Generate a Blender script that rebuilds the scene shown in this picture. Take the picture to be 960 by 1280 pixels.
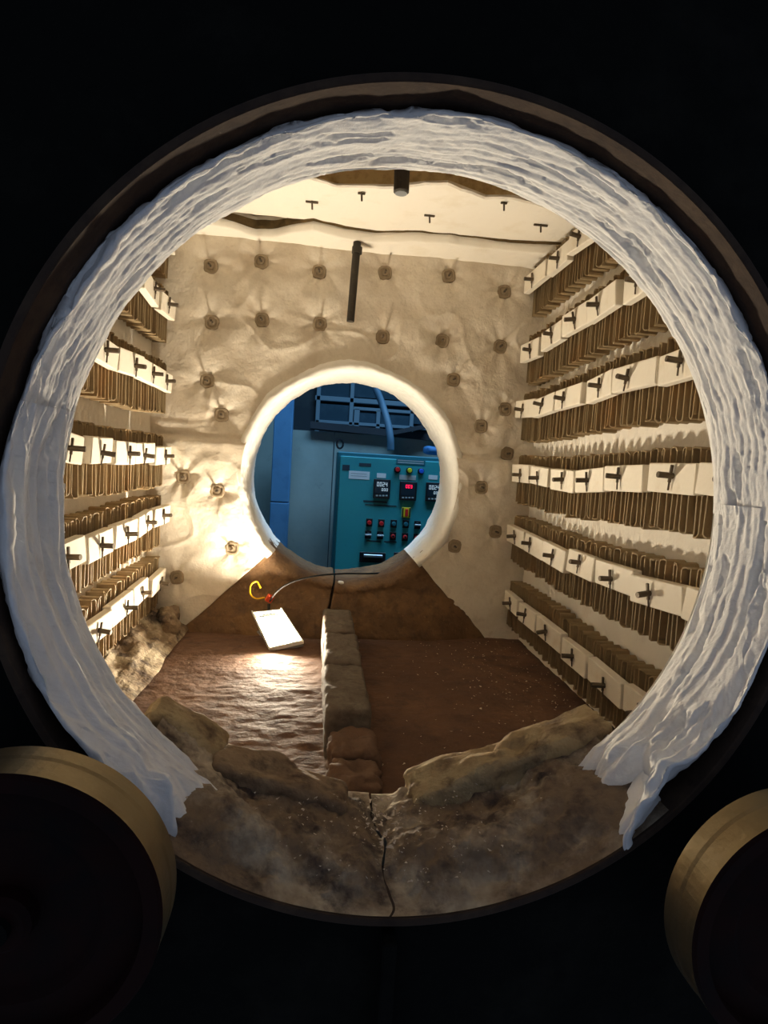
import bpy, math, random
import numpy as np
from mathutils import Vector, Matrix

for o in list(bpy.data.objects):
    bpy.data.objects.remove(o)
SC = bpy.context.scene
COL = SC.collection
random.seed(7)

# ------------------------------------------------------------------ camera
F = 720.0                       # focal length in pixels of the 960x1280 frame
VPX, VPY = 404.0, 577.0         # where the furnace axis vanishes
ROLL = math.radians(3.0)
CAMZ = 0.60
def nrm(v):
    v = np.asarray(v, float); return v / np.linalg.norm(v)
_Y = nrm([(VPX - 480) / F, -(VPY - 640) / F, -1.0])
_Z = np.array([math.sin(ROLL), math.cos(ROLL), 0.0]); _Z = nrm(_Z - _Y * (_Z @ _Y))
_X = np.cross(_Y, _Z)
RW = np.array([_X, _Y, _Z])     # world = RW @ cam
cam_data = bpy.data.cameras.new('camera')
cam = bpy.data.objects.new('camera', cam_data); COL.objects.link(cam)
cam_data.sensor_fit = 'VERTICAL'; cam_data.sensor_height = 36.0
cam_data.lens = F * 36.0 / 1280.0
cam_data.clip_start = 0.02; cam_data.clip_end = 60
cam.matrix_world = Matrix.Translation((0, 0, CAMZ)) @ Matrix(RW.tolist()).to_4x4()
SC.camera = cam

# ------------------------------------------------------------------ world, light, exposure
W = bpy.data.worlds.new('world'); SC.world = W; W.use_nodes = True
bg = W.node_tree.nodes['Background']
bg.inputs['Color'].default_value = (0.50, 0.62, 0.86, 1)
bg.inputs['Strength'].default_value = 0.22
SC.view_settings.view_transform = 'Standard'
SC.view_settings.look = 'None'
SC.view_settings.gamma = 1.0
SC.view_settings.exposure = 0.0
SC.view_settings.use_curve_mapping = False
LAMP_COLOR = (1.0, 0.87, 0.66)
LAMP_STRENGTH = 650.0

def room_fill_light(loc, size, power, color):
    l = bpy.data.lights.new('room_daylight', 'AREA'); l.shape = 'RECTANGLE'
    l.size, l.size_y = size; l.energy = power; l.color = color
    o = bpy.data.objects.new('room_daylight', l); COL.objects.link(o); o.location = loc
    return o
# added unseen area light standing in for the workshop's daylight, pointing straight down
room_fill_light((0.6, 2.75, 2.7), (2.2, 0.5), 80.0, (0.35, 0.66, 1.0))

# ------------------------------------------------------------------ helpers
def ray(u, v):
    return RW @ np.array([(u - 480) / F, -(v - 640) / F, -1.0])
def on_y(u, v, Y):
    d = ray(u, v); return np.array([0, 0, CAMZ]) + d * (Y / d[1])
def on_x(u, v, X):
    d = ray(u, v); return np.array([0, 0, CAMZ]) + d * (X / d[0])
def on_z(u, v, Z):
    d = ray(u, v); return np.array([0, 0, CAMZ]) + d * ((Z - CAMZ) / d[2])

def _h(ix, iy, iz, seed):
    n = (ix.astype(np.int64) * 374761393 + iy.astype(np.int64) * 668265263 + iz.astype(np.int64) * 2147483647 + seed * 1274126177) & 0xffffffff
    n = ((n ^ (n >> 13)) * 1274126177) & 0xffffffff
    n = ((n ^ (n >> 16)) * 2246822519) & 0xffffffff
    return ((n ^ (n >> 15)) & 0xffffff) / float(0xffffff)
def vnoise(p, seed=0):
    p = np.asarray(p, float); i = np.floor(p).astype(np.int64); f = p - i
    f = f * f * (3 - 2 * f); out = 0
    for dx in (0, 1):
        for dy in (0, 1):
            for dz in (0, 1):
                w = (f[..., 0] if dx else 1 - f[..., 0]) * (f[..., 1] if dy else 1 - f[..., 1]) * (f[..., 2] if dz else 1 - f[..., 2])
                out = out + w * _h(i[..., 0] + dx, i[..., 1] + dy, i[..., 2] + dz, seed)
    return out * 2 - 1
def fbm(p, scale, octaves=4, seed=0, gain=0.5):
    p = np.asarray(p, float) * scale; a, s, t = 1.0, 0, 0
    for k in range(octaves):
        s = s + a * vnoise(p, seed + k * 17); t += a; a *= gain; p = p * 2.03 + 5.1
    return s / t

WL = {}                                          # world origin of each object
def mesh_from(name, verts, faces, mat, smooth=False):
    me = bpy.data.meshes.new(name)
    me.from_pydata([tuple(map(float, v)) for v in verts], [], [tuple(int(i) for i in f) for f in faces])
    if mat: me.materials.append(mat)
    if smooth:
        me.polygons.foreach_set('use_smooth', [True] * len(me.polygons))
    me.update(); return me
def put(name, me, loc, parent=None, rot=None):
    o = bpy.data.objects.new(name, me); COL.objects.link(o)
    loc = Vector(loc); WL[o.name] = loc
    if parent: o.parent = parent; o.location = loc - WL[parent.name]
    else: o.location = loc
    if rot is not None: o.rotation_euler = rot
    return o
def obj(name, geo, mat, parent=None, smooth=False, origin=None):
    v = np.asarray(geo[0], float)
    c = np.asarray(origin, float) if origin is not None else (v.min(0) + v.max(0)) / 2
    return put(name, mesh_from(name, v - c, geo[1], mat, smooth), c, parent)
def empty(name, loc):
    o = bpy.data.objects.new(name, None); COL.objects.link(o); o.location = loc
    o.empty_display_size = 0.05; WL[o.name] = Vector(loc); return o
def tag(o, label=None, cat=None, group=None, kind=None):
    if label: o['label'] = label
    if cat: o['category'] = cat
    if group: o['group'] = group
    if kind: o['kind'] = kind
    return o
def struct(o, label=None, cat=None): return tag(o, label, cat, kind='structure')

def join(*geos):
    V, Fc, n = [], [], 0
    for v, f in geos:
        V.extend([tuple(x) for x in v]); Fc.extend([tuple(i + n for i in q) for q in f]); n += len(v)
    return V, Fc
def box(x0, x1, y0, y1, z0, z1):
    v = [(x, y, z) for x in (x0, x1) for y in (y0, y1) for z in (z0, z1)]
    return v, [(0, 1, 3, 2), (4, 6, 7, 5), (0, 4, 5, 1), (2, 3, 7, 6), (0, 2, 6, 4), (1, 5, 7, 3)]
def bbox(cx, cy, cz, sx, sy, sz, b=0.0):
    """bevelled box (edges along all faces chamfered by b)"""
    if b <= 0: return box(cx - sx/2, cx + sx/2, cy - sy/2, cy + sy/2, cz - sz/2, cz + sz/2)
    v, idx = [], {}
    for sgx in (-1, 1):
        for sgy in (-1, 1):
            for sgz in (-1, 1):
                for k in range(3):
                    h = [sx/2 - b, sy/2 - b, sz/2 - b]; h[k] += b
                    idx[(sgx, sgy, sgz, k)] = len(v)
                    v.append((cx + sgx*h[0], cy + sgy*h[1], cz + sgz*h[2]))
    f = []
    S = (-1, 1)
    for k in range(3):
        a, c = [i for i in range(3) if i != k]
        for s in S:
            q = []
            for (p, r) in ((-1, -1), (1, -1), (1, 1), (-1, 1)):
                g = [0, 0, 0]; g[k] = s; g[a] = p; g[c] = r; q.append(idx[(*g, k)])
            n = (s > 0) == (k != 1)
            f.append(tuple(q) if n else tuple(q[::-1]))
    for k in range(3):
        a, c = [i for i in range(3) if i != k]
        for p in S:
            for r in S:
                g0 = [0, 0, 0]; g1 = [0, 0, 0]
                g0[k] = -1; g1[k] = 1; g0[a] = g1[a] = p; g0[c] = g1[c] = r
                f.append((idx[(*g0, a)], idx[(*g1, a)], idx[(*g1, c)], idx[(*g0, c)]))
    for x in S:
        for y in S:
            for z in S: f.append((idx[(x, y, z, 0)], idx[(x, y, z, 1)], idx[(x, y, z, 2)]))
    return v, f
def grid(P, closed_u=False):
    """P[nu][nv] points -> quads"""
    P = np.asarray(P, float); nu, nv = P.shape[:2]; f = []
    for i in range(nu if closed_u else nu - 1):
        j = (i + 1) % nu
        for k in range(nv - 1): f.append((i*nv + k, j*nv + k, j*nv + k + 1, i*nv + k + 1))
    return P.reshape(-1, 3), f
def tube(pts, r, n=8, cap=True, r1=None):
    pts = [np.asarray(p, float) for p in pts]; V, Fc = [], []
    up = np.array([0.13, 0.21, 0.97]); a = None
    for i, p in enumerate(pts):
        t = nrm(pts[min(i+1, len(pts)-1)] - pts[max(i-1, 0)])
        if a is None: a = nrm(np.cross(t, up))
        a = nrm(a - t * (a @ t)); b = np.cross(t, a)
        rr = r if r1 is None else r + (r1 - r) * i / (len(pts) - 1)
        for k in range(n):
            th = 2 * math.pi * k / n; V.append(p + rr * (math.cos(th) * a + math.sin(th) * b))
    for i in range(len(pts) - 1):
        for k in range(n):
            Fc.append((i*n + k, i*n + (k+1) % n, (i+1)*n + (k+1) % n, (i+1)*n + k))
    if cap:
        Fc.append(tuple(range(n))[::-1]); Fc.append(tuple((len(pts)-1)*n + k for k in range(n)))
    return V, Fc
def smooth_path(P, n=8):
    P = [np.asarray(p, float) for p in P]; out = []
    Q = [2*P[0]-P[1]] + P + [2*P[-1]-P[-2]]
    for i in range(1, len(Q) - 2):
        for k in range(n):
            t = k / n; a, b, c, d = Q[i-1], Q[i], Q[i+1], Q[i+2]
            out.append(0.5*((2*b)+(-a+c)*t+(2*a-5*b+4*c-d)*t*t+(-a+3*b-3*c+d)*t**3))
    out.append(P[-1]); return out
def lathe_y(profile, cx, cz, n=64, a0=0.0, a1=2*math.pi):
    """profile [(r,y)] revolved about the Y axis through (cx,cz)"""
    full = abs(a1 - a0 - 2*math.pi) < 1e-6
    th = np.linspace(a0, a1, n + 1)[:(-1 if full else None)]
    P = [[(cx + r*math.cos(t), y, cz + r*math.sin(t)) for r, y in profile] for t in th]
    return grid(P, full)
def rock(sx, sy, sz, n=14, rnd=0.25, amp=0.006, seed=0, scale=18):
    """rough rounded block centred on the origin"""
    idx, V, Fc = {}, [], []
    S = np.array([sx, sy, sz]) / 2
    def vid(c):
        k = tuple(np.round(c, 5))
        if k not in idx: idx[k] = len(V); V.append(c)
        return idx[k]
    lin = np.linspace(-1, 1, n + 1)
    for ax in range(3):
        a, b = (ax + 1) % 3, (ax + 2) % 3
        for s in (-1, 1):
            for i in range(n):
                for j in range(n):
                    q = []
                    for (p, r) in ((i, j), (i+1, j), (i+1, j+1), (i, j+1)):
                        c = np.zeros(3); c[ax] = s; c[a] = lin[p]; c[b] = lin[r]; q.append(vid(c))
                    Fc.append(tuple(q) if s > 0 else tuple(q[::-1]))
    U = np.array(V); rr = rnd * S.min(); inner = S - rr
    P = U * S; core = np.clip(P, -inner, inner); d = P - core
    L = np.linalg.norm(d, axis=1, keepdims=True); L[L == 0] = 1
    P = core + d / L * rr
    N = P / (np.linalg.norm(P, axis=1, keepdims=True) + 1e-9)
    P = P + N * (fbm(P + seed * 3.7, scale, 4, seed) * amp)[:, None]
    return P, Fc
def transform(geo, loc=(0, 0, 0), rot=(0, 0, 0)):
    from mathutils import Euler
    M = np.array(Euler(rot).to_matrix()); return np.asarray(geo[0]) @ M.T + np.asarray(loc), geo[1]

# ------------------------------------------------------------------ materials
def mat(name, base, rough=0.9, metal=0.0, spec=0.3, noise=None, bump=None, emit=None, strength=0.0, stretch=None, extra=None):
    """noise: list of (scale, colour, lo, hi); bump: list of (scale, strength)"""
    m = bpy.data.materials.new(name); m.use_nodes = True
    nt = m.node_tree; N, L = nt.nodes, nt.links
    b = N['Principled BSDF']
    b.inputs['Roughness'].default_value = rough; b.inputs['Metallic'].default_value = metal
    b.inputs['Specular IOR Level'].default_value = spec
    b.inputs['Base Color'].default_value = (*base, 1)
    geo = N.new('ShaderNodeNewGeometry'); src = geo.outputs['Position']
    if stretch:
        mp = N.new('ShaderNodeMapping'); mp.inputs['Scale'].default_value = stretch
        L.new(src, mp.inputs['Vector']); src = mp.outputs['Vector']
    col = None
    for k, (sc, c, lo, hi) in enumerate(noise or []):
        t = N.new('ShaderNodeTexNoise'); t.inputs['Scale'].default_value = sc; t.inputs['Detail'].default_value = 6
        t.inputs['Roughness'].default_value = 0.62
        off = N.new('ShaderNodeVectorMath'); off.operation = 'ADD'; off.inputs[1].default_value = (k*3.3, k*1.7, k*2.9)
        L.new(src, off.inputs[0]); L.new(off.outputs[0], t.inputs['Vector'])
        r = N.new('ShaderNodeMapRange'); r.inputs['From Min'].default_value = lo; r.inputs['From Max'].default_value = hi
        L.new(t.outputs['Fac'], r.inputs['Value'])
        mx = N.new('ShaderNodeMix'); mx.data_type = 'RGBA'
        L.new(r.outputs[0], mx.inputs[0])
        if col is None: mx.inputs[6].default_value = (*base, 1)
        else: L.new(col, mx.inputs[6])
        mx.inputs[7].default_value = (*c, 1); col = mx.outputs[2]
    if col is not None: L.new(col, b.inputs['Base Color'])
    prev = None
    for sc, st in bump or []:
        t = N.new('ShaderNodeTexNoise'); t.inputs['Scale'].default_value = sc; t.inputs['Detail'].default_value = 4
        L.new(src, t.inputs['Vector'])
        bp = N.new('ShaderNodeBump'); bp.inputs['Strength'].default_value = st; bp.inputs['Distance'].default_value = 0.35 / sc
        L.new(t.outputs['Fac'], bp.inputs['Height'])
        if prev: L.new(prev, bp.inputs['Normal'])
        prev = bp.outputs['Normal']
    if prev: L.new(prev, b.inputs['Normal'])
    if emit:
        b.inputs['Emission Color'].default_value = (*emit, 1); b.inputs['Emission Strength'].default_value = strength
    return m
M = {}
M['wool'] = mat('white_ceramic_wool', (0.90, 0.885, 0.86), 1, spec=0.1, noise=[(9, (0.76, 0.70, 0.62), 0.58, 0.88), (60, (0.82, 0.79, 0.75), 0.5, 0.8)], bump=[(70, 0.3), (230, 0.3)])
M['lip'] = mat('clean_ceramic_wool', (0.90, 0.87, 0.80), 1, spec=0.1, bump=[(60, 0.4), (200, 0.3)])
M['blanket'] = mat('sooty_fibre_blanket', (0.80, 0.72, 0.60), 1, spec=0.1, noise=[(5, (0.56, 0.45, 0.33), 0.48, 0.80), (22, (0.62, 0.52, 0.40), 0.55, 0.8), (90, (0.70, 0.62, 0.50), 0.5, 0.8)], bump=[(35, 0.3), (140, 0.25)])
M['backing'] = mat('side_wall_fibre', (0.86, 0.80, 0.70), 1, spec=0.1, noise=[(12, (0.72, 0.62, 0.50), 0.55, 0.8)], bump=[(40, 0.4), (150, 0.3)])
M['ceil'] = mat('ceiling_fibre', (0.88, 0.82, 0.72), 1, spec=0.1, noise=[(8, (0.78, 0.70, 0.56), 0.55, 0.8)], bump=[(40, 0.25), (150, 0.25)])
M['edge'] = mat('scorched_fibre_edge', (0.50, 0.36, 0.18), 1, spec=0.1, noise=[(30, (0.28, 0.18, 0.07), 0.45, 0.7)], bump=[(60, 0.4)])
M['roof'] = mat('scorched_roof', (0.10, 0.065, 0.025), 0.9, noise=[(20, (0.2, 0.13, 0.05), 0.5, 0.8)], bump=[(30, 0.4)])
M['ribbon'] = mat('oxidised_heating_ribbon', (0.30, 0.215, 0.115), 0.62, spec=0.35, noise=[(7, (0.35, 0.20, 0.08), 0.52, 0.78), (40, (0.19, 0.13, 0.065), 0.55, 0.85)], bump=[(120, 0.15)])
M['ceramic'] = mat('white_ceramic', (0.84, 0.77, 0.65), 0.8, noise=[(16, (0.70, 0.58, 0.42), 0.55, 0.85)], bump=[(90, 0.15)])
M['pin'] = mat('dark_heat_stained_steel', (0.11, 0.085, 0.06), 0.55, metal=0.5, noise=[(40, (0.2, 0.14, 0.09), 0.5, 0.8)])
M['washer'] = mat('burnt_washer_steel', (0.33, 0.255, 0.17), 0.6, metal=0.1, noise=[(60, (0.45, 0.36, 0.25), 0.5, 0.75)])
M['floor'] = mat('red_brown_refractory', (0.115, 0.060, 0.036), 0.8, spec=0.25, noise=[(4, (0.19, 0.10, 0.055), 0.45, 0.7), (18, (0.07, 0.038, 0.026), 0.5, 0.75), (120, (0.28, 0.17, 0.10), 0.62, 0.85)], bump=[(25, 0.5), (110, 0.5)])
M['mortar'] = mat('brown_mortar', (0.15, 0.085, 0.042), 0.9, noise=[(7, (0.24, 0.135, 0.06), 0.45, 0.7), (26, (0.09, 0.052, 0.032), 0.5, 0.75), (90, (0.32, 0.22, 0.12), 0.62, 0.85)], bump=[(30, 0.6), (120, 0.5)])
M['mortar2'] = mat('grey_brown_mortar', (0.21, 0.145, 0.09), 0.92, noise=[(8, (0.55, 0.46, 0.33), 0.45, 0.64), (20, (0.075, 0.052, 0.04), 0.50, 0.66), (140, (0.42, 0.36, 0.28), 0.66, 0.85)], bump=[(30, 0.7), (120, 0.6)])
M['stone'] = mat('ochre_refractory_stone', (0.34, 0.235, 0.12), 0.9, noise=[(14, (0.46, 0.36, 0.2), 0.45, 0.7), (26, (0.13, 0.08, 0.045), 0.50, 0.68)], bump=[(35, 0.9), (130, 0.7)])
M['stone2'] = mat('brown_refractory_stone', (0.25, 0.165, 0.095), 0.9, noise=[(14, (0.34, 0.24, 0.14), 0.45, 0.7), (26, (0.09, 0.055, 0.035), 0.48, 0.66)], bump=[(35, 0.9), (130, 0.7)])
M['brick'] = mat('weathered_firebrick', (0.13, 0.10, 0.075), 0.9, noise=[(14, (0.20, 0.165, 0.125), 0.5, 0.75), (40, (0.075, 0.055, 0.04), 0.5, 0.75)], bump=[(50, 0.7), (160, 0.6)])
M['brick2'] = mat('reddish_firebrick', (0.14, 0.08, 0.05), 0.9, noise=[(14, (0.19, 0.12, 0.08), 0.5, 0.75), (40, (0.10, 0.06, 0.04), 0.5, 0.75)], bump=[(50, 0.6), (160, 0.4)])
M['shell'] = mat('black_steel_plate', (0.004, 0.0045, 0.0035), 0.8, spec=0.08, noise=[(9, (0.012, 0.0115, 0.009), 0.5, 0.75), (40, (0.003, 0.003, 0.0028), 0.5, 0.8)], bump=[(60, 0.2)])
M['rust'] = mat('rusty_steel_ring', (0.05, 0.03, 0.019), 0.85, metal=0.1, noise=[(14, (0.095, 0.06, 0.035), 0.5, 0.75), (50, (0.03, 0.018, 0.013), 0.5, 0.75)], bump=[(90, 0.3)])
M['tread'] = mat('worn_brass_coloured_tread', (0.27, 0.215, 0.125), 0.40, metal=0.8, noise=[(10, (0.26, 0.19, 0.10), 0.5, 0.75)], bump=[(80, 0.15)], stretch=(1, 1, 1))
M['wheel_face'] = mat('dark_red_wheel_paint', (0.016, 0.004, 0.003), 0.7, spec=0.1, noise=[(14, (0.006, 0.004, 0.004), 0.45, 0.7)])
M['chip'] = mat('pale_chips', (0.62, 0.52, 0.40), 0.95)
M['black'] = mat('black_tube', (0.045, 0.038, 0.030), 0.6, noise=[(40, (0.09, 0.07, 0.05), 0.55, 0.8)])
M['housing'] = mat('grey_lamp_housing', (0.25, 0.25, 0.25), 0.5, metal=0.3)
M['lens'] = mat('lit_lamp_lens', (0.9, 0.9, 0.9), 0.3, emit=LAMP_COLOR, strength=LAMP_STRENGTH)
M['lamp_dim'] = mat('pale_lamp_plate', (0.80, 0.82, 0.78), 0.5)
M['cord'] = mat('black_rubber_cord', (0.012, 0.010, 0.009), 0.6)
M['yellow'] = mat('yellow_wire_sheath', (0.75, 0.42, 0.01), 0.5)
M['orange'] = mat('orange_plastic', (0.55, 0.05, 0.008), 0.6)
M['teal'] = mat('teal_cabinet_paint', (0.035, 0.36, 0.40), 0.45, noise=[(3, (0.03, 0.30, 0.36), 0.4, 0.7), (14, (0.03, 0.25, 0.30), 0.62, 0.85)])
M['teal_dark'] = mat('dark_teal_paint', (0.02, 0.16, 0.21), 0.5)
M['plaster'] = mat('pale_green_panel', (0.36, 0.44, 0.42), 0.8, noise=[(2.5, (0.26, 0.33, 0.32), 0.4, 0.7), (12, (0.18, 0.22, 0.22), 0.6, 0.85)])
M['column'] = mat('blue_column_paint', (0.11, 0.30, 0.55), 0.6, noise=[(9, (0.07, 0.20, 0.40), 0.5, 0.8)])
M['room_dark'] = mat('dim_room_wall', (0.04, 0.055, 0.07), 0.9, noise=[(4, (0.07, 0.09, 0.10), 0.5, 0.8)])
M['frame'] = mat('blue_grey_window_frame', (0.22, 0.33, 0.42), 0.5)
M['pane'] = mat('dusty_window_pane', (0.045, 0.09, 0.13), 0.15, spec=0.5, noise=[(6, (0.08, 0.14, 0.19), 0.5, 0.8)])
M['beam'] = mat('dark_beam', (0.035, 0.04, 0.05), 0.8)
M['conduit'] = mat('blue_grey_conduit', (0.09, 0.17, 0.25), 0.5)
M['plastic'] = mat('black_plastic', (0.012, 0.014, 0.018), 0.4)
M['screen'] = mat('dark_display', (0.02, 0.035, 0.05), 0.25)
M['digit_white'] = mat('white_digits', (0.6, 0.7, 0.75), 0.5, emit=(0.75, 0.9, 1.0), strength=0.35)
M['digit_red'] = mat('red_digits', (0.8, 0.03, 0.08), 0.5, emit=(1.0, 0.02, 0.12), strength=1.3)
M['red'] = mat('red_plastic', (0.75, 0.03, 0.03), 0.35)
M['yel'] = mat('yellow_plastic', (0.85, 0.75, 0.03), 0.35)
M['blue'] = mat('blue_plastic', (0.03, 0.14, 0.75), 0.35)
M['sticker'] = mat('white_sticker', (0.80, 0.84, 0.86), 0.6)
M['sticker_grey'] = mat('grey_label_strip', (0.45, 0.52, 0.55), 0.6)
M['print'] = mat('dark_print', (0.03, 0.05, 0.07), 0.7)
M['bag'] = mat('blue_bag_film', (0.06, 0.20, 0.45), 0.5)
M['steel'] = mat('bright_steel', (0.45, 0.48, 0.5), 0.35, metal=0.8)

# ------------------------------------------------------------------ dimensions
YB = 2.0                      # inner face of the back wall
XL, XR = -0.575, 0.735        # fibre side walls
ZC = 1.345                     # ceiling
CX, CZ = 0.100, 0.546         # axis of both round openings
YF = 0.523                    # front edge of the steel ring
RS = 0.388                    # steel ring radius
RH = 0.36                     # back opening radius

def plate_with_hole(x0, x1, z0, z1, y, r, n=128, cx=CX, cz=CZ):
    P = []
    for k in range(n):
        t = 2*math.pi*k/n; c, s = math.cos(t), math.sin(t)
        m = min(((x1-cx)/c if c > 0 else (x0-cx)/c) if abs(c) > 1e-6 else 9e9, ((z1-cz)/s if s > 0 else (z0-cz)/s) if abs(s) > 1e-6 else 9e9)
        P.append([(cx+r*c, y, cz+r*s), (cx+0.5*(r+m)*c, y, cz+0.5*(r+m)*s), (cx+m*c, y, cz+m*s)])
    return grid(P, True)

# ------------------------------------------------------------------ furnace shell: front plate and ring
front = obj('wall_front', plate_with_hole(-1.4, 1.6, -0.9, 2.2, 0.535, RS + 0.006), M['shell'])
struct(front, 'black steel front plate of the furnace around the round opening', 'wall')
obj('inner_lining', plate_with_hole(XL, XR, 0.0, ZC + 0.06, 0.69, 0.402), M['backing'], front)
# welded rib under the opening
obj('rib', bbox(CX - 0.012, 0.525, CZ - RS - 0.10, 0.014, 0.03, 0.17, 0.002), M['shell'], front)
ring = obj('steel_ring', lathe_y([(RS, 0.60), (RS, YF+0.001), (RS+0.0015, YF), (RS+0.0065, YF), (RS+0.008, YF+0.001), (RS+0.008, 0.60)], CX, CZ, 160), M['rust'], smooth=False)
tag(ring, 'rusty brown steel ring framing the round front opening', 'ring')

# ------------------------------------------------------------------ front opening: fibre collar in three pieces
def collar(name, a0, a1, nu, nv, seed, layers, label, tatter=(0, 0), bulge=None, torn=1.0, pleat=0.0):
    """fibre blanket packed edge-on round the opening between angles a0..a1 (degrees)"""
    prof = np.array([(0.398, 0.604), (0.387, 0.600), (0.387, 0.575), (0.386, 0.560), (0.382, 0.551), (0.378, 0.549), (0.3755, 0.554), (0.374, 0.568), (0.373, 0.590), (0.372, 0.615), (0.3715, 0.630), (0.3717, 0.641), (0.376, 0.660), (0.390, 0.672), (0.405, 0.678)])
    seg = np.r_[0, np.cumsum(np.linalg.norm(np.diff(prof, axis=0), axis=1))]; seg /= seg[-1]
    v = np.linspace(0, 1, nv)
    pr = np.interp(v, seg, prof[:, 0]); py = np.interp(v, seg, prof[:, 1])
    nr, ny = np.gradient(py), -np.gradient(pr)
    L = np.hypot(nr, ny); nr, ny = nr / L, ny / L          # normal
    if nr[nv//2] > 0: nr, ny = -nr, -ny
    U = np.linspace(0, 1, nu)[:, None] * np.ones((1, nv)); V = np.ones((nu, 1)) * v[None, :]
    lo = a0 + tatter[0] * (0.5 + 0.5*fbm(np.stack([V*0+1.3, V, V*0], -1), 9, 3, seed+5)) if tatter[0] else a0 + 0*V
    hi = a1 + tatter[1](V, seed) if tatter[1] else a1 + 0*V
    A = lo + (hi - lo) * U; T = np.radians(A)
    q = np.stack([np.cos(T)*1.0, np.sin(T)*1.0, py[None, :]*np.ones_like(V)*3], -1)
    warp = fbm(q, 1.6, 3, seed) * 2.2 + fbm(q * [5, 5, 1], 1.5, 3, seed+2)*0.5
    ph = (py[None, :] - 0.54) / 0.115 * layers + warp
    li = np.floor(ph); fr = ph - li
    saw = (np.abs(fr - 0.5)*2)**6                                        # narrow grooves between the layers
    lay = vnoise(np.stack([np.cos(T)*3, np.sin(T)*3, li*7.7], -1), seed+9)   # some layers stand proud
    env = np.clip((0.3865 - pr[None, :]) / 0.008, 0, 1)
    d = env * (0.0009*lay - 0.0026*saw*np.clip(0.12 + fbm(q, 3.1, 3, seed+11)*1.8, 0.0, 1))
    d += env * (-0.0035 + 0.004*fbm(q, 3.0, 3, seed+3) + 0.0022*fbm(q*[1, 1, 2.5], 11, 4, seed+4)*torn)
    d += env * pleat*0.0030*(np.sin(ph*math.pi*2)*0.6 + lay)
    rag = np.clip(fbm(q * [1, 1, 6], 5.0, 5, seed+21) - 0.16, 0, 1)            # torn laminations
    d -= env * rag * 0.035 * torn
    d += env*0.0010*fbm(q*[1, 1, 3], 40, 3, seed+6)*torn
    R = pr[None, :] + nr[None, :]*d; Yy = py[None, :] + ny[None, :]*d
    if bulge is not None:
        dr, dy = bulge(A, V, q); R = R + dr; Yy = np.maximum(Yy + dy, 0.512)
    R = np.where(Yy < 0.605, np.minimum(R, RS - 0.001), R)
    if tatter[1]:                                             # the torn end closes down on the ring
        tp = np.clip((1 - U)/0.10, 0, 1)**0.5; R = RS - (RS - R)*tp
    P = np.stack([CX + R*np.cos(T), Yy, CZ + R*np.sin(T)], -1)
    o = obj(name, grid(P), M['wool'], smooth=True)
    tag(o, label, 'insulation')
    return o

def edge_front(A, V, q):
    # outer front edge frays in and out a little
    w = np.exp(-((V - 0.24)/0.10)**2)
    return -0.004*w*fbm(q, 9, 3, 61), 0.010*w*fbm(q, 7, 3, 51)
collar('fibre_collar_arch', 3.0, 168.0, 900, 120, 3, 10, 'white layered fibre blanket arching over the top of the round opening', bulge=edge_front)

def bulge_left(A, V, q):
    k = np.clip((A - 190) / 35.0, 0, 1); w = np.exp(-((V - 0.36)/0.22)**2)
    n = fbm(q, 5, 3, 81)
    end = np.clip((A - 212)/16, 0, 1)
    lump = fbm(q*[1, 1, 3], 9, 3, 88)
    return (-0.001 - 0.014*k*w*(1+n) - 0.014*end*w*(0.5 + 1.6*lump)), (-0.004 - 0.022*k*w*(1 + 0.4*n) - 0.017*np.clip((A - 166)/12, 0, 1)*np.exp(-((V - 0.22)/0.13)**4))
def tat_left(V, seed):
    base = np.interp(V, [0, .1, .2, .3, .42, .55, .68, .8, 1.0], [-4, 2, 4, -1, 3, 5.5, 12, 9, 3])
    return base + 6.5*fbm(np.stack([V*0+.3, V, V*0], -1), 20, 3, seed)
collar('fibre_collar_jamb', 166.0, 228.0, 520, 120, 23, 8, 'white pleated fibre blanket down the left side of the round opening', tatter=(0, tat_left), bulge=bulge_left, torn=0.7, pleat=1.0)
def bulge_right(A, V, q):
    k = np.clip((-A - 10) / 35.0, 0, 1); w = np.exp(-((V - 0.38)/0.26)**2)
    n = fbm(q, 5, 3, 181)
    end = np.clip((-A - 28)/16, 0, 1); lump = fbm(q*[1, 1, 3], 9, 3, 188)
    return (-0.001 - 0.016*k*w*(1+n) - 0.018*end*w*(0.6+1.5*lump)), (-0.004 - 0.024*k*w*(1 + 0.5*n) - 0.015*np.clip((5 - A)/12, 0, 1)*np.exp(-((V - 0.22)/0.13)**4))
def tat_right(V, seed):
    base = -np.interp(V, [0, .1, .2, .3, .42, .55, .68, .8, 1.0], [-3, 2, 5, 6, 0, -2, 7, 4, 0])
    return base - 5.5*fbm(np.stack([V*0+.3, V, V*0], -1), 20, 3, seed)
collar('fibre_collar_jamb', 5.0, -47.0, 520, 120, 43, 9, 'bulging white fibre blanket down the right side of the round opening', tatter=(0, tat_right), bulge=bulge_right, torn=0.9, pleat=0.22)

# ------------------------------------------------------------------ floor
nx, ny_ = 170, 190
X, Y = np.meshgrid(np.linspace(XL - 0.02, XR + 0.02, nx), np.linspace(0.70, 2.06, ny_), indexing='ij')
q = np.stack([X, Y, X*0], -1)
Zf = 0.005*fbm(q, 6, 4, 5) + 0.0018*fbm(q*[1, 3.0, 1], 14, 4, 8) + 0.0014*fbm(q*[1, 2, 1], 50, 3, 9)
Zf += 0.05*np.clip((0.95 - Y)/0.2, 0, 1)**2
floor = obj('floor', grid(np.stack([X, Y, Zf], -1)), M['floor'], smooth=True)
struct(floor, 'rough red brown refractory floor inside the furnace', 'floor')
def floor_z(x, y):
    i = int(np.clip((x - XL + 0.02)/(XR-XL+0.04)*(nx-1), 0, nx-1)); j = int(np.clip((y-0.70)/1.36*(ny_-1), 0, ny_-1))
    return float(Zf[i, j])

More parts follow.
